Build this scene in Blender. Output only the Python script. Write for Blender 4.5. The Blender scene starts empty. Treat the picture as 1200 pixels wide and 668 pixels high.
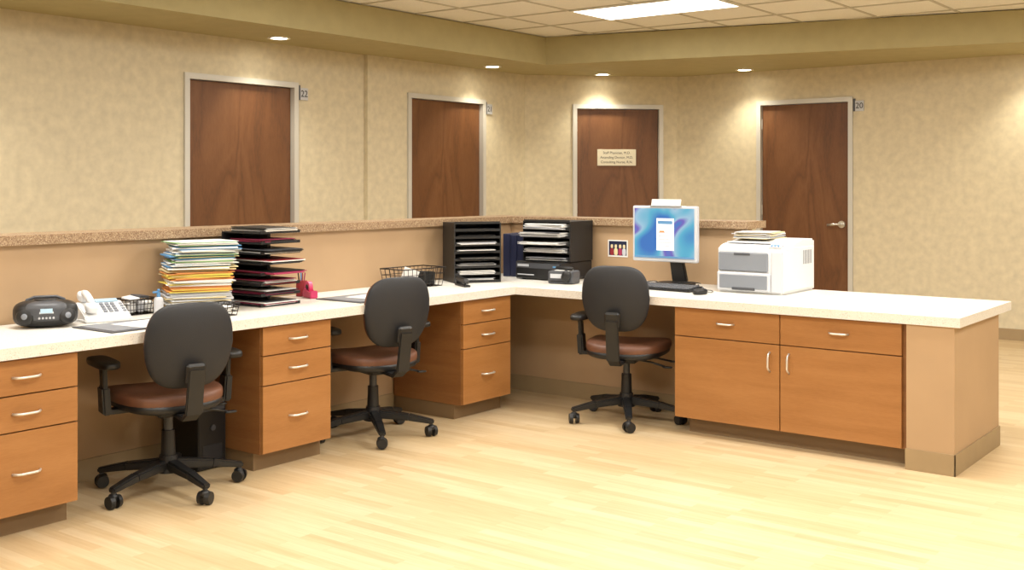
import bpy, bmesh, math, random
from mathutils import Vector, Matrix, Euler
random.seed(7)
D=bpy.data; C=bpy.context
scene=C.scene

# ------------------------------------------------------------------ helpers
def s2l(c):
    c=c/255.0
    return c/12.92 if c<=0.04045 else ((c+0.055)/1.055)**2.4
def col(r,g,b): return (s2l(r),s2l(g),s2l(b),1.0)

def mat(name,rgb,rough=0.5,metal=0.0,var=0.0,vscale=8.0,emis=0.0,spec=0.5,bump=0.0,bscale=200,stretch=(1,1,1)):
    m=D.materials.new(name); m.use_nodes=True
    nt=m.node_tree; b=nt.nodes['Principled BSDF']
    b.inputs['Roughness'].default_value=rough
    b.inputs['Metallic'].default_value=metal
    b.inputs['Specular IOR Level'].default_value=spec
    if emis>0:
        b.inputs['Emission Color'].default_value=col(*rgb)
        b.inputs['Emission Strength'].default_value=emis
    tc=nt.nodes.new('ShaderNodeTexCoord'); mp=nt.nodes.new('ShaderNodeMapping')
    mp.inputs['Scale'].default_value=stretch
    nt.links.new(tc.outputs['Object'],mp.inputs['Vector'])
    n=nt.nodes.new('ShaderNodeTexNoise'); n.inputs['Scale'].default_value=vscale
    n.inputs['Detail'].default_value=6
    nt.links.new(mp.outputs[0],n.inputs['Vector'])
    r=nt.nodes.new('ShaderNodeValToRGB')
    r.color_ramp.elements[0].position=0.3; r.color_ramp.elements[1].position=0.7
    lo=tuple(max(0,x*(1-var)) for x in rgb); hi=tuple(min(255,x*(1+var)) for x in rgb)
    r.color_ramp.elements[0].color=col(*lo); r.color_ramp.elements[1].color=col(*hi)
    nt.links.new(n.outputs['Fac'],r.inputs['Fac'])
    nt.links.new(r.outputs['Color'],b.inputs['Base Color'])
    if bump>0:
        n2=nt.nodes.new('ShaderNodeTexNoise'); n2.inputs['Scale'].default_value=bscale
        nt.links.new(mp.outputs[0],n2.inputs['Vector'])
        bp=nt.nodes.new('ShaderNodeBump'); bp.inputs['Strength'].default_value=bump; bp.inputs['Distance'].default_value=0.002
        nt.links.new(n2.outputs['Fac'],bp.inputs['Height']); nt.links.new(bp.outputs['Normal'],b.inputs['Normal'])
    return m

def speckle(name,base,specks,scale=180,rough=0.4):
    """base colour with scattered specks, specks = [(rgb,threshold)]"""
    m=D.materials.new(name); m.use_nodes=True; nt=m.node_tree; b=nt.nodes['Principled BSDF']
    b.inputs['Roughness'].default_value=rough
    tc=nt.nodes.new('ShaderNodeTexCoord')
    v=nt.nodes.new('ShaderNodeTexVoronoi'); v.inputs['Scale'].default_value=scale
    nt.links.new(tc.outputs['Object'],v.inputs['Vector'])
    r=nt.nodes.new('ShaderNodeValToRGB'); r.color_ramp.interpolation='CONSTANT'
    sep=nt.nodes.new('ShaderNodeSeparateColor'); nt.links.new(v.outputs['Color'],sep.inputs[0])
    r.color_ramp.elements[0].color=col(*base); r.color_ramp.elements[0].position=0
    r.color_ramp.elements[1].color=col(*specks[0][0]); r.color_ramp.elements[1].position=specks[0][1]
    for c,p in specks[1:]:
        e=r.color_ramp.elements.new(p); e.color=col(*c)
    nt.links.new(sep.outputs[0],r.inputs['Fac']); nt.links.new(r.outputs['Color'],b.inputs['Base Color'])
    return m

def wood(name,dark,mid,light,stretch,rings=2.2,dist=3.0,rough=0.4,fine=0.25,detail_scale=60):
    m=D.materials.new(name); m.use_nodes=True; nt=m.node_tree; b=nt.nodes['Principled BSDF']
    b.inputs['Roughness'].default_value=rough
    tc=nt.nodes.new('ShaderNodeTexCoord'); mp=nt.nodes.new('ShaderNodeMapping'); mp.inputs['Scale'].default_value=stretch
    nt.links.new(tc.outputs['Object'],mp.inputs['Vector'])
    n=nt.nodes.new('ShaderNodeTexNoise'); n.inputs['Scale'].default_value=rings; n.inputs['Detail'].default_value=3; n.inputs['Distortion'].default_value=dist*0.2
    nt.links.new(mp.outputs[0],n.inputs['Vector'])
    mul=nt.nodes.new('ShaderNodeMath'); mul.operation='MULTIPLY'; mul.inputs[1].default_value=dist
    nt.links.new(n.outputs['Fac'],mul.inputs[0])
    sn=nt.nodes.new('ShaderNodeMath'); sn.operation='PINGPONG'; sn.inputs[1].default_value=0.5
    nt.links.new(mul.outputs[0],sn.inputs[0])
    n2=nt.nodes.new('ShaderNodeTexNoise'); n2.inputs['Scale'].default_value=detail_scale; n2.inputs['Detail'].default_value=4
    nt.links.new(mp.outputs[0],n2.inputs['Vector'])
    mix=nt.nodes.new('ShaderNodeMath'); mix.operation='MULTIPLY_ADD'; mix.inputs[1].default_value=fine*2
    nt.links.new(n2.outputs['Fac'],mix.inputs[0]); nt.links.new(sn.outputs[0],mix.inputs[2])
    r=nt.nodes.new('ShaderNodeValToRGB')
    r.color_ramp.elements[0].position=0.1; r.color_ramp.elements[0].color=col(*dark)
    r.color_ramp.elements[1].position=0.85; r.color_ramp.elements[1].color=col(*light)
    e=r.color_ramp.elements.new(0.45); e.color=col(*mid)
    nt.links.new(mix.outputs[0],r.inputs['Fac']); nt.links.new(r.outputs['Color'],b.inputs['Base Color'])
    return m

class MB:
    """accumulates primitives in one mesh with several materials"""
    def __init__(s): s.bm=bmesh.new(); s.mats=[]
    def mi(s,m):
        if m not in s.mats: s.mats.append(m)
        return s.mats.index(m)
    def _add(s,b,m,M=None,smooth=False):
        if M is not None: b.transform(M)
        i=s.mi(m)
        for f in b.faces: f.material_index=i; f.smooth=smooth
        bmesh.ops.recalc_face_normals(b,faces=b.faces)
        me=D.meshes.new('t'); b.to_mesh(me); b.free(); s.bm.from_mesh(me); D.meshes.remove(me)
    def box(s,c,size,m,bev=0.0,rot=(0,0,0),seg=1):
        b=bmesh.new(); bmesh.ops.create_cube(b,size=1)
        bmesh.ops.scale(b,vec=Vector(size),verts=b.verts)
        if bev>0: bmesh.ops.bevel(b,geom=list(b.edges),offset=min(bev,min(size)*0.45),segments=seg,affect='EDGES',profile=0.5)
        s._add(b,m,Matrix.Translation(c)@Euler(rot).to_matrix().to_4x4()); return s
    def b2(s,lo,hi,m,bev=0.0,seg=1):
        c=[(a+b)/2 for a,b in zip(lo,hi)]; z=[abs(b-a) for a,b in zip(lo,hi)]
        return s.box(c,z,m,bev,seg=seg)
    def cyl(s,p0,p1,r0,m,r1=None,seg=20,smooth=True):
        p0=Vector(p0);p1=Vector(p1);d=p1-p0
        b=bmesh.new(); bmesh.ops.create_cone(b,cap_ends=True,segments=seg,radius1=r0,radius2=r0 if r1 is None else r1,depth=d.length)
        M=Matrix.Translation((p0+p1)/2)@d.to_track_quat('Z','Y').to_matrix().to_4x4()
        s._add(b,m,M,smooth=False)
        return s
    def sup(s,c,r,m,eo=0.5,ep=0.5,axis='Z',rot=(0,0,0),fn=None,u=32,v=16):
        b=bmesh.new(); bmesh.ops.create_uvsphere(b,u_segments=u,v_segments=v,radius=1)
        def pw(x,e): return math.copysign(abs(x)**e,x)
        for vt in b.verts:
            x,y,z=vt.co; z=max(-1,min(1,z)); ph=math.asin(z); th=math.atan2(y,x)
            if abs(math.cos(ph))<1e-4: X=Y=0
            else:
                X=pw(math.cos(ph),ep)*pw(math.cos(th),eo); Y=pw(math.cos(ph),ep)*pw(math.sin(th),eo)
            Z=pw(math.sin(ph),ep)
            if axis=='Z': co=Vector((X*r[0],Y*r[1],Z*r[2]))
            elif axis=='Y': co=Vector((X*r[0],Z*r[1],Y*r[2]))
            else: co=Vector((Z*r[0],X*r[1],Y*r[2]))
            if fn: co=fn(co)
            vt.co=co
        s._add(b,m,Matrix.Translation(c)@Euler(rot).to_matrix().to_4x4(),smooth=True); return s
    def beam(s,p0,p1,w0,h0,m,w1=None,h1=None,up=(0,0,1),bev=0.004):
        w1=w0 if w1 is None else w1; h1=h0 if h1 is None else h1
        p0=Vector(p0);p1=Vector(p1);d=(p1-p0).normalized()
        sd=d.cross(Vector(up))
        if sd.length<1e-3: sd=d.cross(Vector((1,0,0)))
        sd.normalize(); u=sd.cross(d).normalized()
        b=bmesh.new(); vs=[]
        for p,w,h in ((p0,w0,h0),(p1,w1,h1)):
            for a,c in ((-1,-1),(1,-1),(1,1),(-1,1)): vs.append(b.verts.new(p+sd*a*w/2+u*c*h/2))
        for f in ((0,1,2,3),(7,6,5,4),(0,4,5,1),(1,5,6,2),(2,6,7,3),(3,7,4,0)): b.faces.new([vs[i] for i in f])
        if bev>0: bmesh.ops.bevel(b,geom=list(b.edges),offset=bev,segments=2,affect='EDGES')
        s._add(b,m); return s
    def tube(s,pts,r,m,seg=8):
        pts=[Vector(p) for p in pts]; b=bmesh.new(); rings=[]
        for i,p in enumerate(pts):
            d=(pts[min(i+1,len(pts)-1)]-pts[max(i-1,0)]).normalized()
            a=Vector((0,0,1)) if abs(d.z)<0.9 else Vector((1,0,0))
            x=d.cross(a).normalized(); y=x.cross(d)
            rings.append([b.verts.new(p+(x*math.cos(2*math.pi*k/seg)+y*math.sin(2*math.pi*k/seg))*r) for k in range(seg)])
        for i in range(len(rings)-1):
            for k in range(seg): b.faces.new((rings[i][k],rings[i][(k+1)%seg],rings[i+1][(k+1)%seg],rings[i+1][k]))
        b.faces.new(rings[0]); b.faces.new(rings[-1])
        s._add(b,m,smooth=True); return s
    def poly(s,pts,z0,z1,m,bev=0.0,seg=2):
        b=bmesh.new()
        lo=[b.verts.new((x,y,z0)) for x,y in pts]; hi=[b.verts.new((x,y,z1)) for x,y in pts]
        n=len(pts); b.faces.new(lo[::-1]); b.faces.new(hi)
        for i in range(n): b.faces.new((lo[i],lo[(i+1)%n],hi[(i+1)%n],hi[i]))
        if bev>0: bmesh.ops.bevel(b,geom=list(b.edges),offset=bev,segments=seg,affect='EDGES')
        s._add(b,m); return s
    def prism(s,prof,x0,x1,m,bev=0.0):
        """profile in (y,z) extruded along x"""
        b=bmesh.new()
        lo=[b.verts.new((x0,y,z)) for y,z in prof]; hi=[b.verts.new((x1,y,z)) for y,z in prof]
        n=len(prof); b.faces.new(lo); b.faces.new(hi[::-1])
        for i in range(n): b.faces.new((lo[i],hi[i],hi[(i+1)%n],lo[(i+1)%n]))
        if bev>0: bmesh.ops.bevel(b,geom=list(b.edges),offset=bev,segments=2,affect='EDGES')
        s._add(b,m); return s
    def done(s,name,loc=(0,0,0),rz=0.0,parent=None):
        me=D.meshes.new(name); s.bm.to_mesh(me); s.bm.free()
        for m in s.mats: me.materials.append(m)
        o=D.objects.new(name,me); C.collection.objects.link(o)
        o.location=loc; o.rotation_euler=(0,0,rz)
        if parent: o.parent=parent
        return o
def empty(name,loc=(0,0,0),rz=0.0):
    o=D.objects.new(name,None); C.collection.objects.link(o); o.location=loc; o.rotation_euler=(0,0,rz); o.empty_display_size=0.1
    return o
def text(name,body,size,loc,rot,m,parent=None,align='CENTER'):
    cu=D.curves.new(name,'FONT'); cu.body=body; cu.size=size; cu.align_x=align; cu.align_y='CENTER'; cu.extrude=0.0004
    o=D.objects.new(name,cu); C.collection.objects.link(o); o.location=loc; o.rotation_euler=rot; cu.materials.append(m)
    if parent: o.parent=parent
    return o
R=math.radians

# ------------------------------------------------------------------ materials
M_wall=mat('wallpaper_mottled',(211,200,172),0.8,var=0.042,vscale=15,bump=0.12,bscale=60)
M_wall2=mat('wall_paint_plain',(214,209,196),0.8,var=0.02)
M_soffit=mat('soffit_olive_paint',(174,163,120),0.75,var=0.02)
M_tile=mat('ceiling_tile',(240,238,230),0.9,var=0.025,vscale=120,bump=0.3,bscale=150)
M_grid=mat('ceiling_grid_metal',(196,191,176),0.5)
M_tan=mat('tan_laminate',(182,152,117),0.55,var=0.02,vscale=3)
M_base=mat('vinyl_base_tan',(160,138,104),0.5,var=0.02)
M_toe=mat('toe_kick_vinyl',(128,104,74),0.5)
M_counter=speckle('countertop_cream_speckle',(227,223,214),[((218,213,202),0.8),((235,232,226),0.9),((200,193,180),0.97)],300,0.35)
M_ledge=speckle('ledge_brown_granite',(158,132,102),[((136,108,82),0.35),((178,154,124),0.65),((116,90,68),0.86),((194,175,146),0.95)],230,0.45)
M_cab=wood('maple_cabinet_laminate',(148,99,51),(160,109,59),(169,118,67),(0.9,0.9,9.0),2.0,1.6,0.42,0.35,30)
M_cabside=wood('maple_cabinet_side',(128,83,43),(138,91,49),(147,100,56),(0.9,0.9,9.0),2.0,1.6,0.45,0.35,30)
M_door=wood('walnut_door_veneer',(86,54,31),(106,67,37),(118,78,46),(3.2,3.2,0.75),0.9,4.5,0.45,0.3,22)
M_frame=mat('door_frame_steel',(206,204,197),0.4,metal=0.15)
M_chrome=mat('brushed_metal',(215,212,205),0.28,metal=0.85)
M_pull=mat('pull_satin_nickel',(228,226,220),0.3,metal=0.6)
M_black=mat('black_plastic',(24,24,25),0.45,bump=0.1)
M_blk2=mat('black_fabric_shell',(33,34,38),0.6,bump=0.25,bscale=300)
M_brown=mat('brown_leather',(108,71,52),0.5,var=0.08,vscale=14,bump=0.2)
M_grey=mat('grey_plastic',(125,130,138),0.45)
M_dgrey=mat('dark_grey_plastic',(70,72,77),0.45)
M_lgrey=mat('light_grey_plastic',(196,198,203),0.4)
M_white=mat('white_plastic',(226,227,228),0.4)
M_paper=mat('white_paper',(232,231,227),0.8)
M_cream=mat('manila_folder',(222,205,158),0.8)
M_yel=mat('yellow_folder',(226,205,90),0.8)
M_blu=mat('blue_folder',(90,140,185),0.8)
M_grn=mat('green_folder',(130,165,110),0.8)
M_org=mat('orange_folder',(216,146,84),0.8)
M_pnk=mat('magenta_folder',(160,50,85),0.7)
M_red=mat('red_folder',(140,35,42),0.7)
M_navy=mat('navy_binder',(28,34,62),0.45)
M_wire=mat('black_wire',(40,32,28),0.4,metal=0.5)
M_plaque=mat('beige_plaque',(226,220,198),0.4)
M_ink=mat('dark_ink',(40,34,28),0.6)
M_panel=mat('lamp_diffuser',(255,252,244),0.6,emis=4.0)
M_lamp=mat('downlight_lamp',(255,244,220),0.6,emis=20.0)
M_trimw=mat('downlight_trim_white',(236,233,222),0.4)
M_disp=mat('lcd_display',(150,175,190),0.3,emis=0.4)
M_pinkp=mat('pink_plastic',(215,70,115),0.35)

def floor_mat():
    m=D.materials.new('maple_plank_vinyl'); m.use_nodes=True; nt=m.node_tree; b=nt.nodes['Principled BSDF']
    b.inputs['Roughness'].default_value=0.36
    tc=nt.nodes.new('ShaderNodeTexCoord')
    br=nt.nodes.new('ShaderNodeTexBrick'); br.offset=0.37; br.offset_frequency=2; br.squash=1
    br.inputs['Scale'].default_value=1.0; br.inputs['Brick Width'].default_value=0.5; br.inputs['Row Height'].default_value=0.058
    br.inputs['Mortar Size'].default_value=0.0012; br.inputs['Mortar Smooth'].default_value=0.3; br.inputs['Bias'].default_value=0.0
    br.inputs['Color1'].default_value=(0,0,0,1); br.inputs['Color2'].default_value=(1,1,1,1); br.inputs['Mortar'].default_value=(0.1,0.1,0.1,1)
    nt.links.new(tc.outputs['Object'],br.inputs['Vector'])
    mp=nt.nodes.new('ShaderNodeMapping'); mp.inputs['Scale'].default_value=(2.0,30,1)
    nt.links.new(tc.outputs['Object'],mp.inputs['Vector'])
    add=nt.nodes.new('ShaderNodeVectorMath'); add.operation='MULTIPLY_ADD'
    add.inputs[1].default_value=(7,7,7); nt.links.new(br.outputs['Color'],add.inputs[0]); nt.links.new(mp.outputs[0],add.inputs[2])
    n=nt.nodes.new('ShaderNodeTexNoise'); n.inputs['Scale'].default_value=1.6; n.inputs['Detail'].default_value=7; n.inputs['Roughness'].default_value=0.62
    nt.links.new(add.outputs[0],n.inputs['Vector'])
    mix=nt.nodes.new('ShaderNodeMix'); mix.data_type='FLOAT'; mix.inputs[0].default_value=0.68
    sep=nt.nodes.new('ShaderNodeSeparateColor'); nt.links.new(br.outputs['Color'],sep.inputs[0])
    nt.links.new(sep.outputs[0],mix.inputs[2]); nt.links.new(n.outputs['Fac'],mix.inputs[3])
    r=nt.nodes.new('ShaderNodeValToRGB')
    r.color_ramp.elements[0].position=0.1; r.color_ramp.elements[0].color=col(184,154,112)
    r.color_ramp.elements[1].position=0.85; r.color_ramp.elements[1].color=col(216,196,162)
    e=r.color_ramp.elements.new(0.45); e.color=col(201,176,136)
    nt.links.new(mix.outputs[0],r.inputs['Fac']); nt.links.new(r.outputs['Color'],b.inputs['Base Color'])
    return m
M_floor=floor_mat()

def screen_mat():
    m=D.materials.new('monitor_screen_image'); m.use_nodes=True; nt=m.node_tree; b=nt.nodes['Principled BSDF']
    b.inputs['Roughness'].default_value=0.2
    tc=nt.nodes.new('ShaderNodeTexCoord'); n=nt.nodes.new('ShaderNodeTexNoise'); n.inputs['Scale'].default_value=3.6; n.inputs['Distortion'].default_value=0.9; n.inputs['Detail'].default_value=0.5
    nt.links.new(tc.outputs['Object'],n.inputs['Vector'])
    r=nt.nodes.new('ShaderNodeValToRGB'); els=r.color_ramp.elements
    els[0].position=0.3; els[0].color=col(50,120,200); els[1].position=0.72; els[1].color=col(90,190,210)
    for p,c in ((0.42,(90,185,215)),(0.5,(165,205,228)),(0.56,(120,100,195)),(0.62,(60,130,205))):
        e=els.new(p); e.color=col(*c)
    nt.links.new(n.outputs['Fac'],r.inputs['Fac']); nt.links.new(r.outputs['Color'],b.inputs['Emission Color'])
    b.inputs['Emission Strength'].default_value=0.9; b.inputs['Base Color'].default_value=(0.02,0.02,0.02,1)
    return m
M_screen=screen_mat()
M_win=mat('screen_window',(232,236,244),0.3,emis=0.45)

# ------------------------------------------------------------------ room shell
WH=2.475; CH=2.74
MB().b2((-3.4,-9,-0.1),(8.4,5.4,0),M_floor).done('floor')
MB().b2((-3.4,-9,CH),(8.4,5.4,CH+0.1),M_tile).done('ceiling')
g=MB()
x=-0.97-0.61*1
while x<8:
    g.b2((x-0.012,-9,CH-0.006),(x+0.012,4.6,CH),M_grid); x+=0.61
y=2.58+0.61*3
while y>-8.9:
    g.b2((-2.05,y-0.012,CH-0.007),(8.2,y+0.012,CH),M_grid); y-=0.61
g.done('trim_1')
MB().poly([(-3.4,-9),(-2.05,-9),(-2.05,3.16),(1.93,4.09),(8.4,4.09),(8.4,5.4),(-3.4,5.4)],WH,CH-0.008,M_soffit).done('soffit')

def wall(name,p0,p1,openings,m=M_wall,th=0.15,base=None):
    p0=Vector(p0);p1=Vector(p1);L=(p1-p0).length; a=math.atan2(p1.y-p0.y,p1.x-p0.x)
    b=MB(); x=0; bs=MB()
    for (o0,o1,top) in openings:
        b.b2((x,0,0),(o0,th,WH),m); b.b2((o0,0,top),(o1,th,WH),m); 
        bs.b2((x,-0.008,0),(o0,0,0.1),M_base); x=o1
    b.b2((x,0,0),(L,th,WH),m); bs.b2((x,-0.008,0),(L,0,0.1),M_base)
    o=b.done(name,(p0.x,p0.y,0),a); bs.done(base or name.replace('wall','baseboard'),(p0.x,p0.y,0),a)
    return (p0,a)
ZT=2.18
W1=wall('wall_left',(-2.83,-9),(-2.83,1.552),[(9-0.31,9+0.79,ZT)])
W2=wall('wall_back_left',(-2.79,1.552),(-2.79,3.823),[(2.052-1.552,3.168-1.552,ZT)])
W3=wall('wall_back_diagonal',(-2.79,3.823),(-1.653,4.96),[(0.499,1.459,ZT)])
W4=wall('wall_back',(-1.653,4.96),(8.2,4.96),[(1.653-0.75,1.653+0.23,ZT)])
MB().b2((8.2,-9,0),(8.35,4.96,CH),M_wall2).done('wall_right')
MB().b2((-3.0,-9.15,0),(8.35,-9,CH),M_wall2).done('wall_front')

def door(n,W,o0,o1,knob=False,sign=None,plaque=False,flag=True):
    p0,a=W; w=o1-o0; fw=0.045
    e=empty('door_%d'%n,(p0.x+math.cos(a)*o0,p0.y+math.sin(a)*o0,0),a)
    f=MB()
    for x0,x1 in ((0.001,fw),(w-fw,w-0.001)): f.b2((x0,-0.018,0),(x1,0.149,ZT-fw),M_frame)
    f.b2((0.001,-0.018,ZT-fw),(w-0.001,0.149,ZT-0.001),M_frame)
    for x0,x1 in ((fw,fw+0.012),(w-fw-0.012,w-fw)): f.b2((x0,0.075,0),(x1,0.12,ZT-fw),M_frame)
    f.done('frame',parent=e)
    s=MB(); s.b2((fw+0.004,0.028,0.008),(w-fw-0.004,0.07,ZT-fw-0.004),M_door,0.002); s.done('slab',parent=e)
    if knob:
        k=MB(); kx=w-fw-0.075
        k.cyl((kx,0.027,0.97),(kx,0.012,0.97),0.034,M_chrome); k.cyl((kx,0.012,0.97),(kx,-0.03,0.97),0.012,M_chrome)
        k.tube([(kx,-0.03,0.97),(kx-0.03,-0.034,0.972),(kx-0.07,-0.032,0.968),(kx-0.125,-0.024,0.962)],0.012,M_chrome)
        k.done('lever_handle',parent=e)
    for hz in (0.25,1.05,1.9):
        h=MB(); h.cyl((fw+0.002,0.018,hz),(fw+0.002,0.018,hz+0.1),0.007,M_chrome,seg=10); h.done('hinge_%d'%int(hz*10),parent=e)
    if sign:
        t=MB(); t.b2((w+0.004,-0.012,ZT-0.14),(w+0.022,-0.001,ZT-0.02),M_dgrey,0.001)
        t.b2((w+0.022,-0.012,ZT-0.14),(w+0.105,-0.003,ZT-0.04),M_lgrey,0.001)
        t.done('room_number_plate',parent=e)
        text('room_number',sign,0.075,(w+0.063,-0.0135,ZT-0.09),(R(90),0,0),M_ink,e)
    if plaque:
        t=MB(); cx=w/2-0.01; t.b2((cx-0.205,0.018,1.545),(cx+0.205,0.0285,1.715),M_plaque,0.002); t.done('name_plaque',parent=e)
        for i,tx in enumerate(('Staff Physician, M.D.','Attending Doctor, M.D.','Consulting Nurse, R.N.')):
            text('plaque_line_%d'%i,tx,0.036,(cx,0.0175,1.678-i*0.048),(R(90),0,0),M_ink,e)
    return e
door(1,W1,9-0.31,9+0.79,sign='22')
door(2,W2,0.5,1.616,sign='21')
door(3,W3,0.499,1.459,plaque=True)
door(4,W4,0.903,1.883,knob=True,sign='20')

LP=0.66
def troffer(cx,cy,pw):
    e=empty('ceiling_light_panel',(cx,cy,0))
    b=MB(); hx,hy=0.605,0.3
    b.b2((-hx,-hy,CH-0.014),(hx,-hy+0.02,CH-0.008),M_trimw); b.b2((-hx,hy-0.02,CH-0.014),(hx,hy,CH-0.008),M_trimw)
    b.b2((-hx,-hy+0.02,CH-0.014),(-hx+0.02,hy-0.02,CH-0.008),M_trimw); b.b2((hx-0.02,-hy+0.02,CH-0.014),(hx,hy-0.02,CH-0.008),M_trimw)
    b.done('troffer_frame',parent=e)
    b=MB(); b.b2((-hx+0.02,-hy+0.02,CH-0.012),(hx-0.02,hy-0.02,CH-0.0085),M_panel); b.done('diffuser',parent=e)
    l=D.lights.new('troffer_lamp','AREA'); l.shape='RECTANGLE'; l.size=1.14; l.size_y=0.54; l.energy=pw*LP; l.color=(1,0.975,0.93)
    o=D.objects.new('troffer_lamp',l); C.collection.objects.link(o); o.location=(0,0,CH-0.02); o.parent=e
for cx,cy,pw in ((-0.36,2.275,34),(2.08,2.275,45),(4.52,2.275,45),(-0.36,-0.165,52),(2.08,-0.165,75),(4.52,-0.165,70),
              (-0.36,-2.605,52),(2.08,-2.605,75),(4.52,-2.605,65),(-0.36,-5.045,45),(2.08,-5.045,55),(4.52,-5.045,50)):
    troffer(cx,cy,pw)
def downlight(x,y,pw=36):
    e=empty('recessed_downlight',(x,y,WH))
    b=MB(); n=24
    for i in range(n):
        a0=2*math.pi*i/n;a1=2*math.pi*(i+1)/n
        b.beam((0.075*math.cos(a0),0.075*math.sin(a0),-0.005),(0.075*math.cos(a1),0.075*math.sin(a1),-0.005),0.022,0.008,M_trimw,bev=0)
    b.done('trim_ring',parent=e)
    b=MB(); b.cyl((0,0,-0.001),(0,0,-0.004),0.066,M_lamp,seg=24); b.done('lamp_face',parent=e)
    l=D.lights.new('downlight_spot','SPOT'); l.energy=pw; l.spot_size=R(112); l.spot_blend=0.75; l.shadow_soft_size=0.06; l.color=(1,0.92,0.74)
    o=D.objects.new('downlight_spot',l); C.collection.objects.link(o); o.location=(0,0,-0.03); o.parent=e
for p in ((-2.52,0.33),(-2.52,2.95),(-2.1,4.22),(-0.75,4.68),(-2.52,-2.3),(-2.52,-4.9),(1.9,4.68),(4.5,4.68)): downlight(*p)

# ------------------------------------------------------------------ nurse station
CT=0.737; CB=0.692
MB().b2((-0.688,-4.2,CB),(0,0.0,CT),M_counter).done('countertop')
MB().poly([(-0.688,0),(2.58,0),(2.58,0.94),(1.10,0.94),(1.10,0.858),(-0.688,0.858)],CB,CT,M_counter).done('countertop')
MB().b2((-0.81,-4.3,0),(-0.69,0.98,1.085),M_tan).b2((-0.818,-4.3,0),(-0.81,0.988,0.1),M_base).done('pony_wall')
MB().b2((-0.689,0.86,0),(1.08,0.98,1.085),M_tan).b2((-0.689,0.98,0),(1.08,0.988,0.1),M_base).done('pony_wall')
MB().b2((-0.92,-4.35,1.086),(-0.655,1.09,1.13),M_ledge).done('transaction_ledge')
MB().b2((-0.655,0.825,1.086),(1.12,1.09,1.13),M_ledge).done('transaction_ledge')
for lo,hi,lb,hb in (((-0.6,-2.849,0),(-0.58,-1.911,CB-.001),(-0.58,-2.849,0),(-0.573,-1.911,0.1)),((-0.6,-1.475,0),(-0.58,-0.452,CB-.001),(-0.58,-1.475,0),(-0.573,-0.452,0.1)),
                    ((-0.6,0.52,0),(1.068,0.54,CB-.001),(-0.6,0.512,0),(1.068,0.52,0.1))):
    MB().b2(lo,hi,M_tan).b2(lb,hb,M_base).done('knee_space_panel')

def pull(b,c,horizontal,L=0.1,nrm=(0,-1,0)):
    """arched bar pull, local front = -y"""
    x,y,z=c; pts=[]
    for i in range(9):
        t=i/8; off=0.026*min(1,math.sin(math.pi*t)*1.9) ; d=(t-0.5)*L
        pts.append((x+(d if horizontal else 0),y-off,z+(0 if horizontal else d)))
    b.tube(pts,0.0052,M_pull)
def drawer_unit(y0,y1):
    w=y1-y0; e=empty('drawer_pedestal',(0,y0,0),R(90))
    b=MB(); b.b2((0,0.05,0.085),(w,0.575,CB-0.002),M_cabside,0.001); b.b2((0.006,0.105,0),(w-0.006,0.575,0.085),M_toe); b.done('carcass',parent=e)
    zs=[0.088,0.408,0.548,0.686]
    for i in range(3):
        b=MB(); b.b2((0.002,0.03,zs[i]+0.0025),(w-0.002,0.05,zs[i+1]-0.0025),M_cab,0.0015)
        zz=(zs[i]+zs[i+1])/2
        pull(b,(w/2,0.03,zz),True,0.115); b.done('drawer_%d'%(i+1),parent=e)
drawer_unit(-3.285,-2.85); drawer_unit(-1.91,-1.476); drawer_unit(-0.451,-0.005)
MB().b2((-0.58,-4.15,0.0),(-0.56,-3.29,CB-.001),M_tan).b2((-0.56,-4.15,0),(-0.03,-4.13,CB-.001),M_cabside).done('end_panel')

e=empty('base_cabinet',(1.07,0,0))
w=1.235
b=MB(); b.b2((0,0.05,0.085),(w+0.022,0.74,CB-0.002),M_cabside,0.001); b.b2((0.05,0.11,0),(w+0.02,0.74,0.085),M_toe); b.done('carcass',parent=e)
m_=0.612
for i,(x0,x1) in enumerate(((0,m_),(m_,w))):
    b=MB(); b.b2((x0+0.0025,0.03,0.534),(x1-0.0025,0.05,0.686),M_cab,0.0015); pull(b,((x0+x1)/2,0.03,0.615),True,0.1); b.done('drawer_%d'%(i+1),parent=e)
    b=MB(); b.b2((x0+0.0025,0.03,0.09),(x1-0.0025,0.05,0.529),M_cab,0.0015)
    pull(b,(m_-0.055 if i==0 else m_+0.05,0.03,0.44),False,0.1); b.done('cabinet_door_%d'%(i+1),parent=e)
b=MB(); b.b2((2.33,0.0+0.012,0),(2.552,0.80,CB-0.001),M_tan,0.002)
b.b2((2.327,0.006,0),(2.558,0.012,0.1),M_base); b.b2((2.552,0.006,0),(2.558,0.806,0.1),M_base); b.done('counter_end_pillar')

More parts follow.
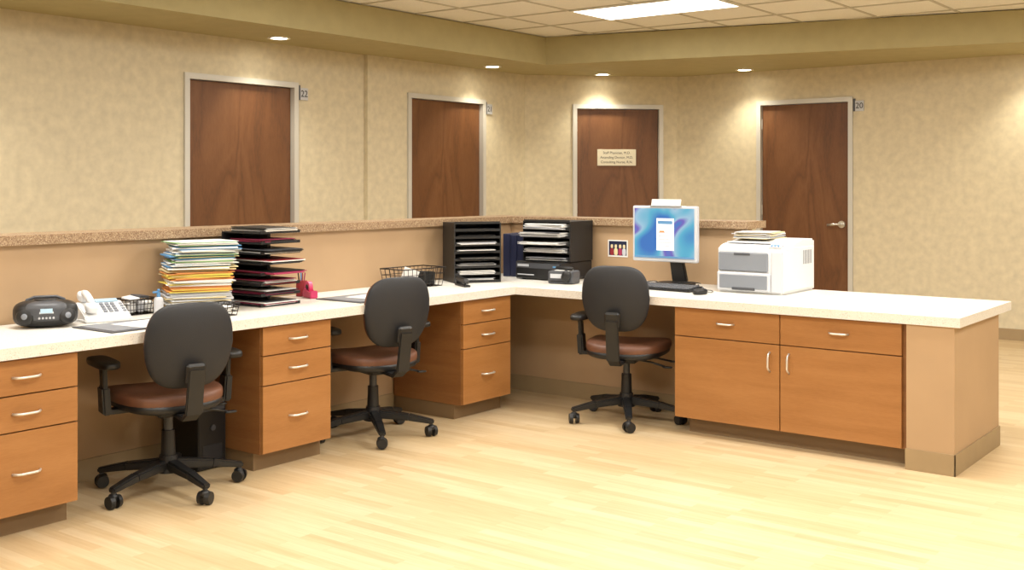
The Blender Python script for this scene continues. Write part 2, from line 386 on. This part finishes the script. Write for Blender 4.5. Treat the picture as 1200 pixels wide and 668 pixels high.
# ------------------------------------------------------------------ task chairs
def chair(loc,facing,arms=(-1,1),baserot=0.0,dz=0.03):
    e=empty('task_chair',(loc[0],loc[1],0),R(facing-90))
    b=MB()
    for i in range(5):
        a=baserot+2*math.pi*i/5; c,s=math.cos(a),math.sin(a)
        b.beam((c*0.03,s*0.03,0.12),(c*0.2,s*0.2,0.102),0.055,0.045,M_black,0.045,0.035,bev=0.008)
        b.beam((c*0.19,s*0.19,0.104),(c*0.33,s*0.33,0.078),0.045,0.036,M_black,0.035,0.024,bev=0.006)
    b.cyl((0,0,0.085),(0,0,0.16),0.05,M_black,0.038)
    b.done('star_base',parent=e)
    b=MB()
    for i in range(5):
        a=baserot+2*math.pi*i/5; c,s=math.cos(a),math.sin(a); px,py=c*0.315,s*0.315
        q=a+0.9+i*0.7; dx,dy=math.cos(q),math.sin(q)
        for sg in (-1,1):
            b.cyl((px+dx*0.009*sg,py+dy*0.009*sg,0.03),(px+dx*0.028*sg,py+dy*0.028*sg,0.03),0.03,M_black,0.026,seg=20)
        b.cyl((px,py,0.03),(px,py,0.075),0.010,M_dgrey,seg=10)
        b.sup((px-dy*0.004,py+dx*0.004,0.047),(0.021,0.021,0.018),M_black,0.9,0.8,u=16,v=8)
    b.done('casters',parent=e)
    b=MB(); b.cyl((0,0,0.15),(0,0,0.27),0.032,M_black,0.028); b.cyl((0,0,0.27),(0,0,0.37),0.02,M_dgrey,seg=16)
    b.box((0,-0.02,0.37),(0.17,0.22,0.045),M_black,0.01)
    b.tube([(0.06,0.03,0.365),(0.16,0.05,0.36),(0.25,0.055,0.345)],0.006,M_black); b.sup((0.265,0.056,0.343),(0.03,0.013,0.006),M_black,0.8,0.8,u=12,v=8)
    b.tube([(0.06,-0.06,0.365),(0.16,-0.08,0.355),(0.24,-0.085,0.335)],0.006,M_black); b.sup((0.255,-0.086,0.332),(0.03,0.013,0.006),M_black,0.8,0.8,u=12,v=8)
    b.done('gas_column_and_mechanism',parent=e)
    def sf(p):
        p=p.copy(); k=p.y/0.235
        if k>0.45: p.z-=0.05*(k-0.45)**2/0.3
        p.z+=0.018*(p.x/0.245)**2-0.006
        p.x*=1-0.08*max(0,-k)
        return p
    b=MB(); b.sup((0,0.045,0.425),(0.235,0.24,0.04),M_brown,0.55,0.5,fn=sf,u=48,v=20); b.done('seat_cushion',parent=e)
    b=MB(); b.sup((0,0.035,0.397),(0.23,0.233,0.03),M_black,0.55,0.5,fn=sf,u=40,v=12); b.done('seat_pan',parent=e)
    def bf(p):
        p=p.copy(); k=p.z/0.19
        f=1-0.12*max(0,k)**1.5-0.2*max(0,-k)**1.3
        p.x*=f; p.y+=1.1*p.x*p.x-0.03*math.cos(k*1.4)+0.02
        return p
    L=R(9); zc=0.66+dz
    b=MB(); b.sup((0,-0.285,zc),(0.193,0.025,0.186),M_blk2,0.55,0.6,axis='Y',rot=(L,0,0),fn=bf,u=56,v=16); b.done('back_shell',parent=e)
    b=MB(); b.sup((0,-0.260,zc),(0.187,0.027,0.179),M_brown,0.55,0.6,axis='Y',rot=(L,0,0),fn=bf,u=56,v=16); b.done('back_cushion',parent=e)
    b=MB(); b.beam((0,-0.06,0.372),(0,-0.26,0.36),0.07,0.018,M_black); b.beam((0,-0.25,0.357),(0,-0.315,0.40),0.07,0.018,M_black,bev=0.004)
    b.beam((0,-0.308,0.385),(0,-0.345,0.58+dz*0.5),0.075,0.018,M_black,0.07,0.018,up=(0,1,0),bev=0.005); b.box((0,-0.328,0.55+dz),(0.085,0.03,0.09),M_black,0.01,rot=(L,0,0)); b.done('back_support_spine',parent=e)
    for sg in arms:
        b=MB(); x=sg*0.268
        b.beam((sg*0.10,0.02,0.378),(sg*0.268,0.02,0.378),0.07,0.02,M_black)
        b.beam((x,0.02,0.368),(x+sg*0.008,0.015,0.49),0.085,0.035,M_black,0.075,0.035,up=(1,0,0),bev=0.008)
        b.beam((x+sg*0.006,0.015,0.47),(x+sg*0.01,0.015,0.575),0.055,0.02,M_black,up=(1,0,0))
        b.sup((x+sg*0.005,0.03,0.588),(0.048,0.14,0.019),M_black,0.6,0.5,u=28,v=12)
        b.done('armrest_'+('left' if sg<0 else 'right'),parent=e)
    return e
chair((-0.145,-2.346),164,(-1,1),baserot=R(-9),dz=0.012)
chair((-0.182,-1.026),164,(-1,1),baserot=R(33),dz=0.03)
chair((0.70,0.135),108,(-1,),baserot=R(-2),dz=0.062)

# ------------------------------------------------------------------ desk objects
Z=CT+0.0008
allm=[M_paper,M_paper,M_paper,M_cream,M_yel,M_blu,M_grn,M_paper,M_org,M_lgrey]
b=MB(); z=0; i=0
while z<0.332:
    t=random.uniform(0.002,0.008); m=random.choice(allm)
    if z<0.10: m=random.choice([M_paper,M_paper,M_lgrey,M_cream])
    elif z<0.2: m=random.choice([M_cream,M_yel,M_paper,M_org,M_paper,M_yel])
    elif z<0.28: m=random.choice([M_paper,M_blu,M_paper,M_cream,M_grn])
    else: m=random.choice([M_grn,M_paper,M_paper,M_blu])
    j=0.02 if random.random()<0.35 else 0.008
    b.box((random.uniform(-j,j)-0.015*math.sin(z*14),random.uniform(-j,j),z+t/2),(0.3*random.uniform(0.93,1.03),0.235*random.uniform(0.95,1.05),t*0.9),m,0,rot=(0,0,random.uniform(-0.12,0.12)))
    z+=t
b.box((0.0,0,z+0.002),(0.3,0.23,0.003),M_grn,0,rot=(0,0,0.12)); b.box((0.01,0,z+0.005),(0.29,0.22,0.002),M_paper,0,rot=(0,0,0.2))
b.done('stack_of_charts',(-0.475,-1.935,Z),R(66))

def rack(name,loc,rz,w,d,h,n,fillmats,sides=(True,True),stick=(0.0,0.08),backpanel=True,fill=(0.2,0.5),mess=0.03):
    b=MB(); th=0.007
    if sides[0]: b.b2((-w/2,-d/2,0),(-w/2+th,d/2,h),M_black)
    if sides[1]: b.b2((w/2-th,-d/2,0),(w/2,d/2,h),M_black)
    if backpanel: b.b2((-w/2,d/2-th,0),(w/2,d/2,h),M_black)
    b.b2((-0.01,-d/2+0.09,0),(0.01,d/2,h),M_black) if not sides[0] else None
    for i in range(n+1):
        z=(h-th)*i/n
        b.b2((-w/2+th,-d/2+0.005,z),(w/2-th,d/2-th,z+th),M_black)
        b.b2((-w/2+th,-d/2,z),(w/2-th,-d/2+0.006,z+th+0.008),M_black)
        if i<n or not sides[0]:
            zz=z+th+0.001; top=zz+(h/n-th)*random.uniform(*fill)
            so=random.uniform(*stick)
            while zz<top:
                t=random.uniform(0.002,0.005); m=random.choice(fillmats); so2=so+random.uniform(-0.012,0.012)
                ww=w-2*th-0.02
                b.box((random.uniform(-0.008,0.004),-so2*0.5-0.01,zz+t/2),(ww*random.uniform(0.8,0.97),d-0.03+so2-0.02,t*0.9),m,0,rot=(random.uniform(0,0.02),0,random.uniform(-mess,mess))); zz+=t
    return b.done(name,loc,rz)
rack('file_sorter_rack',(-0.475,-1.545,Z),R(92),0.28,0.29,0.375,7,[M_paper,M_pnk,M_black,M_dgrey,M_red,M_paper,M_black],sides=(False,False),stick=(0.0,0.09),fill=(0.2,0.5))
rack('file_sorter_rack',(-0.455,0.14,Z),R(58),0.31,0.24,0.375,8,[M_paper,M_paper,M_black,M_lgrey,M_black],sides=(True,True),stick=(-0.03,0.04),fill=(0.15,0.6))
e=empty('desktop_computer_box',(-0.15,0.63,Z),0)
b=MB(); b.b2((-0.19,-0.18,0.006),(0.17,0.18,0.118),M_black,0.006)
b.b2((-0.18,-0.183,0.075),(0.16,-0.179,0.108),M_dgrey,0.001); b.b2((-0.17,-0.186,0.03),(-0.04,-0.179,0.036),M_lgrey); b.b2((-0.17,-0.185,0.085),(-0.08,-0.182,0.1),M_lgrey)
b.b2((0.11,-0.185,0.085),(0.135,-0.182,0.095),M_blu); 
for x in (-0.15,0.13):
    for y in (-0.14,0.14): b.cyl((x,y,0),(x,y,0.008),0.012,M_black,seg=12)
b.done('case',parent=e)
rack('letter_tray',(-0.15,0.66,Z+0.1185),R(4),0.36,0.29,0.26,5,[M_paper,M_paper,M_lgrey,M_dgrey],stick=(0.0,0.12),fill=(0.3,0.95),mess=0.08)
b=MB(); b.b2((-0.085,-0.06,0.0),(0.085,0.06,0.08),M_dgrey,0.01,seg=2); b.b2((-0.065,-0.063,0.035),(0.035,-0.059,0.062),M_lgrey); b.b2((-0.065,-0.063,0.012),(0.065,-0.059,0.02),M_black); b.box((0,0,0.081),(0.1,0.07,0.004),M_paper,0.001)
b.sup((0.045,-0.065,0.05),(0.03,0.02,0.035),M_black,0.7,0.7,rot=(0,0.4,0),u=20,v=10)
b.sup((0.0,0.01,0.093),(0.03,0.07,0.012),M_black,0.7,0.7,rot=(0,0,R(70)),u=20,v=10)
b.done('label_printer',(0.10,0.37,Z),R(10))
b=MB(); x=0
for i,(t,h,m) in enumerate(((0.055,0.285,M_navy),(0.05,0.28,M_navy),(0.05,0.28,M_navy))):
    b.b2((x,0,0),(x+t-0.002,0.22,h),m,0.003); b.b2((x+0.006,0.004,0.006),(x+t-0.008,0.225,h-0.01),M_paper)
    x+=t
b.done('ring_binders',(-0.53,0.56,Z),R(12))

# boombox
e=empty('cd_boombox',(-0.50,-2.72,Z),R(62)); e.scale=(0.88,0.9,0.86)
b=MB(); b.sup((0,0,0.068),(0.15,0.10,0.067),M_black,0.75,0.6,u=48,v=20); b.sup((0,-0.012,0.078),(0.12,0.098,0.056),M_dgrey,0.75,0.6,u=48,v=20)
for sx in (-1,1):
    b.sup((sx*0.095,-0.078,0.062),(0.045,0.018,0.045),M_black,1,0.8,axis='Y',rot=(R(-12),0,R(sx*28)),u=28,v=12)
    b.sup((sx*0.097,-0.09,0.062),(0.018,0.01,0.018),M_grey,1,0.8,axis='Y',rot=(R(-12),0,R(sx*28)),u=20,v=8)
b.box((0,-0.1,0.088),(0.07,0.016,0.034),M_lgrey,0.004,rot=(R(-12),0,0)); b.box((0,-0.109,0.089),(0.055,0.004,0.022),M_disp,0.001,rot=(R(-12),0,0))
for k in range(5): b.cyl((-0.032+k*0.016,-0.104,0.055),(-0.032+k*0.016,-0.113,0.053),0.005,M_lgrey,seg=10)
b.cyl((0,0,0.128),(0,0,0.14),0.06,M_black,0.052,seg=28)
b.tube([(-0.1,0.03,0.1),(-0.085,0.035,0.132),(-0.05,0.04,0.145),(0.05,0.04,0.145),(0.085,0.035,0.132),(0.1,0.03,0.1)],0.008,M_dgrey)
b.done('body',parent=e)

def phone(loc,rz,mm,mk):
    e=empty('desk_telephone',loc,rz)
    b=MB(); b.prism([(-0.11,0.0),(0.1,0.0),(0.1,0.075),(0.06,0.08),(-0.1,0.03),(-0.11,0.02)],-0.1,0.1,mm,0.005)
    sl=math.atan2(0.05,0.16)
    for r_ in range(4):
        for c_ in range(3):
            y=-0.06+r_*0.026; b.box((0.0+c_*0.024,y,0.046+(y+0.06)*0.31),(0.017,0.017,0.008),mk,0.002,rot=(sl,0,0))
    b.box((0.03,0.055,0.083),(0.1,0.03,0.006),M_disp,0.001,rot=(sl,0,0))
    for k in range(4): b.box((0.085,-0.06+k*0.026,0.044+k*0.008),(0.014,0.014,0.006),mk,0.001,rot=(sl,0,0))
    b.done('body',parent=e)
    b=MB(); b.sup((-0.065,-0.075,0.066),(0.028,0.034,0.022),mm,0.8,0.7,rot=(sl,0,0),u=24,v=12); b.sup((-0.065,0.07,0.105),(0.028,0.034,0.022),mm,0.8,0.7,rot=(sl,0,0),u=24,v=12)
    b.tube([(-0.065,-0.075,0.082),(-0.065,-0.04,0.1),(-0.065,0.0,0.113),(-0.065,0.035,0.12),(-0.065,0.07,0.118)],0.016,mm,12); b.done('handset',parent=e)
    b=MB(); pts=[]
    for i in range(120):
        t=i/119; pts.append((-0.11-0.035*math.sin(t*math.pi)+0.006*math.cos(i*1.0),-0.1+t*0.16,0.012+0.006*math.sin(i*1.0)))
    b.tube(pts,0.0018,mm,5); b.done('coil_cord',parent=e)
phone((-0.51,-2.44,Z),R(72),M_white,M_grey)

def pad(loc,rz,w,d):
    b=MB(); b.box((0,0,0.002),(w,d,0.004),M_dgrey,0.001); b.box((0,0,0.0048),(w-0.05,d-0.05,0.0014),M_grey); b.box((w*0.06,-0.01,0.0062),(0.28,0.21,0.001),M_paper,0,rot=(0,0,0.1))
    b.done('desk_pad',loc,rz)
pad((-0.21,-2.42,Z),R(90),0.52,0.30); pad((-0.24,-0.98,Z),R(90),0.5,0.34)

def basket(w,d,h,n=8,rows=3):
    b=MB(); r=0.002; mesh=M_wire
    def rect(z,s): 
        x,y=w/2*s,d/2*s; return [(-x,-y,z),(x,-y,z),(x,y,z),(-x,y,z),(-x,-y,z)]
    for k in range(rows+1):
        z=r+(h-2*r)*k/rows; s=0.88+0.12*k/rows; P=rect(z,s)
        for i in range(4): b.tube([P[i],P[i+1]],r*(1.8 if k==rows else 1),mesh,6)
    for i in range(n+1):
        t=-1+2*i/n
        b.tube([(t*w/2,-d/2,h),(t*w/2*0.88,-d/2*0.88,r),(t*w/2*0.88,d/2*0.88,r),(t*w/2,d/2,h)],r,mesh,6)
        if i%2==0: b.tube([(-w/2,t*d/2,h),(-w/2*0.88,t*d/2*0.88,r),(w/2*0.88,t*d/2*0.88,r),(w/2,t*d/2,h)],r,mesh,6)
    return b
b=basket(0.16,0.13,0.075)
for i in range(3): b.box((-0.045+i*0.043,0,0.035),(0.035,0.09,0.05),[M_white,M_lgrey,M_paper][i],0.006,rot=(0,0,0.15*i-0.15))
b.box((0.03,0.02,0.08),(0.07,0.06,0.012),M_dgrey,0.003,rot=(0.1,0.1,0.3)); b.box((-0.04,-0.01,0.075),(0.05,0.08,0.015),M_white,0.003,rot=(0.1,-0.1,0))
b.done('wire_supply_basket',(-0.60,-2.20,Z),R(90))
b=basket(0.2,0.12,0.06,n=6)
b.box((0,0,0.03),(0.14,0.08,0.03),M_paper,0.003,rot=(0,0,0.1)); b.done('wire_supply_basket',(-0.22,-2.04,Z),R(88))
b=MB(); b.sup((0,0,0.045),(0.022,0.022,0.044),M_lgrey,1,0.4,u=20,v=12); b.cyl((0,0,0.088),(0,0,0.11),0.009,M_blu,seg=14); b.tube([(0,0,0.112),(0,-0.03,0.112)],0.005,M_blu); b.sup((0,0,0.12),(0.006,0.006,0.006),M_blu,u=8,v=6)
b.done('sanitizer_bottle',(-0.44,-2.19,Z))
b=MB(); b.prism([(-0.06,0),(0.05,0),(0.055,0.03),(0.03,0.055),(0,0.035),(-0.045,0.03),(-0.06,0.045)],-0.022,0.022,M_pinkp,0.004)
b.cyl((-0.011,0.015,0.055),(0.011,0.015,0.055),0.034,M_pinkp,seg=24); b.cyl((-0.013,0.015,0.055),(0.013,0.015,0.055),0.016,M_black,seg=20)
b.done('tape_dispenser',(-0.50,-1.19,Z),R(70))
b=MB(); b.cyl((0,0,0),(0,0,0.085),0.03,M_red,seg=20); 
for i,(dx,dy,m) in enumerate(((0.01,0.005,M_pnk),(-0.012,0.008,M_blu),(0.0,-0.014,M_ink),(0.015,-0.01,M_red))): b.cyl((dx*0.6,dy*0.6,0.02),(dx*1.8,dy*1.8,0.13),0.0035,m,seg=8)
b.done('pencil_cup',(-0.60,-1.16,Z))
b=basket(0.36,0.2,0.115,n=10)
b.box((0.07,0,0.05),(0.12,0.13,0.08),M_black,0.008,rot=(0,0.1,0.2)); b.box((-0.08,0,0.03),(0.12,0.14,0.03),M_dgrey,0.004,rot=(0.1,0,0)); b.box((0.0,0.03,0.06),(0.02,0.12,0.09),M_paper,0.002,rot=(0.2,0.3,0))
b.done('wire_supply_basket',(-0.50,-0.36,Z),R(88))
b=MB(); b.prism([(-0.09,0),(0.09,0),(0.09,0.012),(-0.09,0.012)],-0.02,0.02,M_black,0.003); b.prism([(-0.08,0.018),(0.085,0.03),(0.085,0.055),(-0.06,0.05),(-0.085,0.03)],-0.016,0.016,M_black,0.005); b.cyl((-0.017,0.08,0.03),(0.017,0.08,0.03),0.012,M_dgrey,seg=12)
b.box((0,0.08,0.02),(0.03,0.02,0.03),M_black)
b.done('stapler',(-0.28,-0.16,Z),R(60))

b=MB(); b.b2((-0.075,-0.003,-0.055),(0.075,0,0.055),M_paper)
b.b2((-0.068,-0.0036,-0.045),(0.068,-0.003,0.048),M_navy)
for i,(x,m) in enumerate(((-0.045,M_red),(-0.015,M_cream),(0.018,M_pnk),(0.048,M_lgrey))):
    b.sup((x,-0.0034,-0.022),(0.015,0.0012,0.024),m,0.7,0.7,u=12,v=8); b.sup((x,-0.0036,0.014),(0.009,0.0012,0.012),M_cream,u=12,v=8)
b.done('photo_print',(0.19,0.859,0.935))
b=MB(); b.box((0,0,0.035),(0.07,0.002,0.07),M_pnk,0,rot=(R(-14),0,0)); b.box((0,-0.003,0.034),(0.05,0.001,0.05),M_paper,0,rot=(R(-14),0,0)); b.done('greeting_card',(0.16,0.80,Z))

# monitor
e=empty('computer_monitor',(0.68,0.62,Z),R(0))
b=MB(); b.sup((0.05,0.03,0.012),(0.12,0.09,0.012),M_black,0.6,0.5,u=32,v=10); 
b.beam((0.07,0.06,0.015),(0.02,0.055,0.31),0.1,0.03,M_black,0.08,0.03,up=(0,1,0),bev=0.006); b.box((0,0.035,0.3),(0.12,0.04,0.12),M_black,0.008); b.done('stand',parent=e)
b=MB(); b.b2((-0.222,-0.02,0.145),(0.222,0.018,0.485),M_lgrey,0.008,seg=2); b.b2((-0.18,0.015,0.18),(0.18,0.04,0.45),M_dgrey,0.01); b.done('housing',parent=e)
b=MB(); b.b2((-0.206,-0.0225,0.168),(0.206,-0.0195,0.47),M_screen); b.done('screen',parent=e)
b=MB(); b.b2((-0.05,-0.0235,0.215),(0.07,-0.0225,0.41),M_win); b.b2((-0.04,-0.0242,0.375),(0.06,-0.0235,0.395),M_blu)
for i in range(6): b.b2((-0.04,-0.0242,0.24+i*0.02),(0.04+0.01*(i%2),-0.0235,0.246+i*0.02),M_lgrey)
b.b2((-0.03,-0.0243,0.325),(0.005,-0.0236,0.335),M_org); b.b2((-0.206,-0.0235,0.168),(0.206,-0.0225,0.18),M_blu); b.done('screen_window',parent=e)
b=MB(); b.b2((-0.1,-0.03,0.4855),(0.12,0.0,0.4875),M_lgrey); b.box((0.01,-0.012,0.506),(0.2,0.004,0.04),M_paper,0,rot=(R(-15),0,0)); b.done('label_strip',parent=e)
b=MB()
for k in range(3):
    pts=[(-0.22+0.46*t+0.02*math.sin(9*t+k*2),-0.04+0.05*math.sin(7*t+k),0.004+0.003*k+0.02*max(0,math.sin(5*t+k*1.7))) for t in [i/24 for i in range(25)]]
    b.tube(pts,0.003,M_black,6)
b.done('cables',parent=e)
b=MB(); b.prism([(-0.075,0),(0.075,0),(0.075,0.026),(-0.075,0.012)],-0.225,0.225,M_black,0.003)
for r_ in range(5):
    for k in range(15): b.box((-0.2+k*0.0285,-0.055+r_*0.026,0.0175+0.0024*r_),(0.024,0.021,0.008),M_dgrey,0.002,rot=(0.09,0,0))
b.done('keyboard',(0.79,0.40,Z),R(-4))
b=MB(); b.sup((0,0,0.014),(0.03,0.052,0.019),M_black,0.8,0.7,fn=lambda p:Vector((p.x,p.y,max(p.z,-0.0135))),u=28,v=14); b.box((0,0.025,0.034),(0.006,0.016,0.004),M_grey,0.001)
b.tube([(0,0.05,0.012),(0.0,0.1,0.003),(-0.02,0.15,0.003),(-0.06,0.2,0.003),(-0.1,0.21,0.003)],0.002,M_black,6); b.done('computer_mouse',(1.10,0.27,Z),R(-8))

# laser printer
e=empty('laser_printer',(1.30,0.70,Z),R(0))
w,d,h=0.40,0.46,0.30; x0,x1=-w/2,w/2; y0,y1=-d/2,d/2
b=MB()
b.prism([(y0+0.01,0.0),(y1,0.0),(y1,h),(0.06,h),(y0+0.05,h-0.028),(y0+0.012,h-0.045)],x0,x1,M_white,0.01)
b.b2((x1-0.0,y0+0.03,0.02),(x1+0.006,y1-0.03,0.26),M_white,0.004)
for k in range(7): b.b2((x1+0.004,y1-0.18+k*0.018,0.16),(x1+0.0075,y1-0.173+k*0.018,0.24),M_grey)
b.done('body',parent=e)
b=MB(); b.b2((x0+0.012,y0-0.004,0.125),(x1-0.085,y0+0.012,0.232),M_grey,0.006); b.box((x0+0.16,y0-0.005,0.222),(0.1,0.004,0.012),M_dgrey,0.002)
b.b2((x0+0.004,y0-0.006,0.012),(x1-0.07,y0+0.012,0.118),M_lgrey,0.006); b.b2((x0+0.02,y0-0.009,0.025),(x1-0.085,y0+0.0,0.105),M_grey,0.004); b.b2((x0+0.1,y0-0.012,0.018),(x1-0.16,y0-0.004,0.034),M_dgrey,0.002)
b.b2((x1-0.065,y0-0.0,0.012),(x1-0.002,y0+0.012,0.24),M_lgrey,0.004)
b.done('front_panel_and_tray',parent=e)
b=MB(); b.box((x1-0.05,y0+0.04,h-0.026),(0.075,0.05,0.01),M_lgrey,0.002,rot=(R(28),0,0)); b.box((x1-0.05,y0+0.038,h-0.019),(0.05,0.018,0.004),M_disp,0.001,rot=(R(28),0,0))
for k in range(3): b.cyl((x1-0.07+k*0.02,y0+0.025,h-0.034),(x1-0.07+k*0.02,y0+0.02,h-0.026),0.005,M_blu,seg=10)
b.b2((x0+0.03,-0.16,h-0.02),(x1-0.1,0.03,h-0.012),M_lgrey,0.002); b.done('control_panel',parent=e)
b=MB(); z=0
for k in range(9):
    t=random.uniform(0.003,0.006); m=random.choice([M_paper,M_paper,M_lgrey,M_cream,M_grey]); b.box((random.uniform(-.01,.01),random.uniform(-.01,.01),z+t/2),(0.215,0.28,t*0.9),m,0,rot=(0,0,random.uniform(-0.15,0.15))); z+=t
b.done('paper_pile',(1.23,0.76,Z+h+0.0005),R(8))

# computer tower under desk
b=MB(); b.b2((-0.08,-0.14,0.004),(0.08,0.14,0.4),M_black,0.006); b.b2((-0.068,-0.143,0.28),(0.068,-0.139,0.32),M_dgrey,0.001); b.b2((-0.068,-0.143,0.33),(0.068,-0.139,0.37),M_dgrey,0.001)
b.cyl((0,-0.142,0.2),(0,-0.147,0.2),0.014,M_dgrey,seg=16); b.b2((-0.055,-0.142,0.03),(0.055,-0.14,0.12),M_blk2)
for x in (-0.06,0.06):
    for y in (-0.11,0.11): b.cyl((x,y,0),(x,y,0.006),0.012,M_black,seg=10)
b.done('computer_tower',(-0.425,-2.0,0),R(90))

# ------------------------------------------------------------------ camera + look
cam=D.cameras.new('camera'); cam.sensor_width=36; cam.lens=1304/1200*36; cam.shift_y=-(334-215)/1200; cam.clip_start=0.05
o=D.objects.new('camera',cam); C.collection.objects.link(o); o.location=(4.064,-5.332,1.36); o.rotation_euler=(R(90),0,R(37.48)); scene.camera=o
w=D.worlds.new('world'); scene.world=w; w.use_nodes=True; w.node_tree.nodes['Background'].inputs[0].default_value=(1,0.97,0.92,1); w.node_tree.nodes['Background'].inputs[1].default_value=0.2
scene.view_settings.view_transform='Standard'; scene.view_settings.exposure=0.0
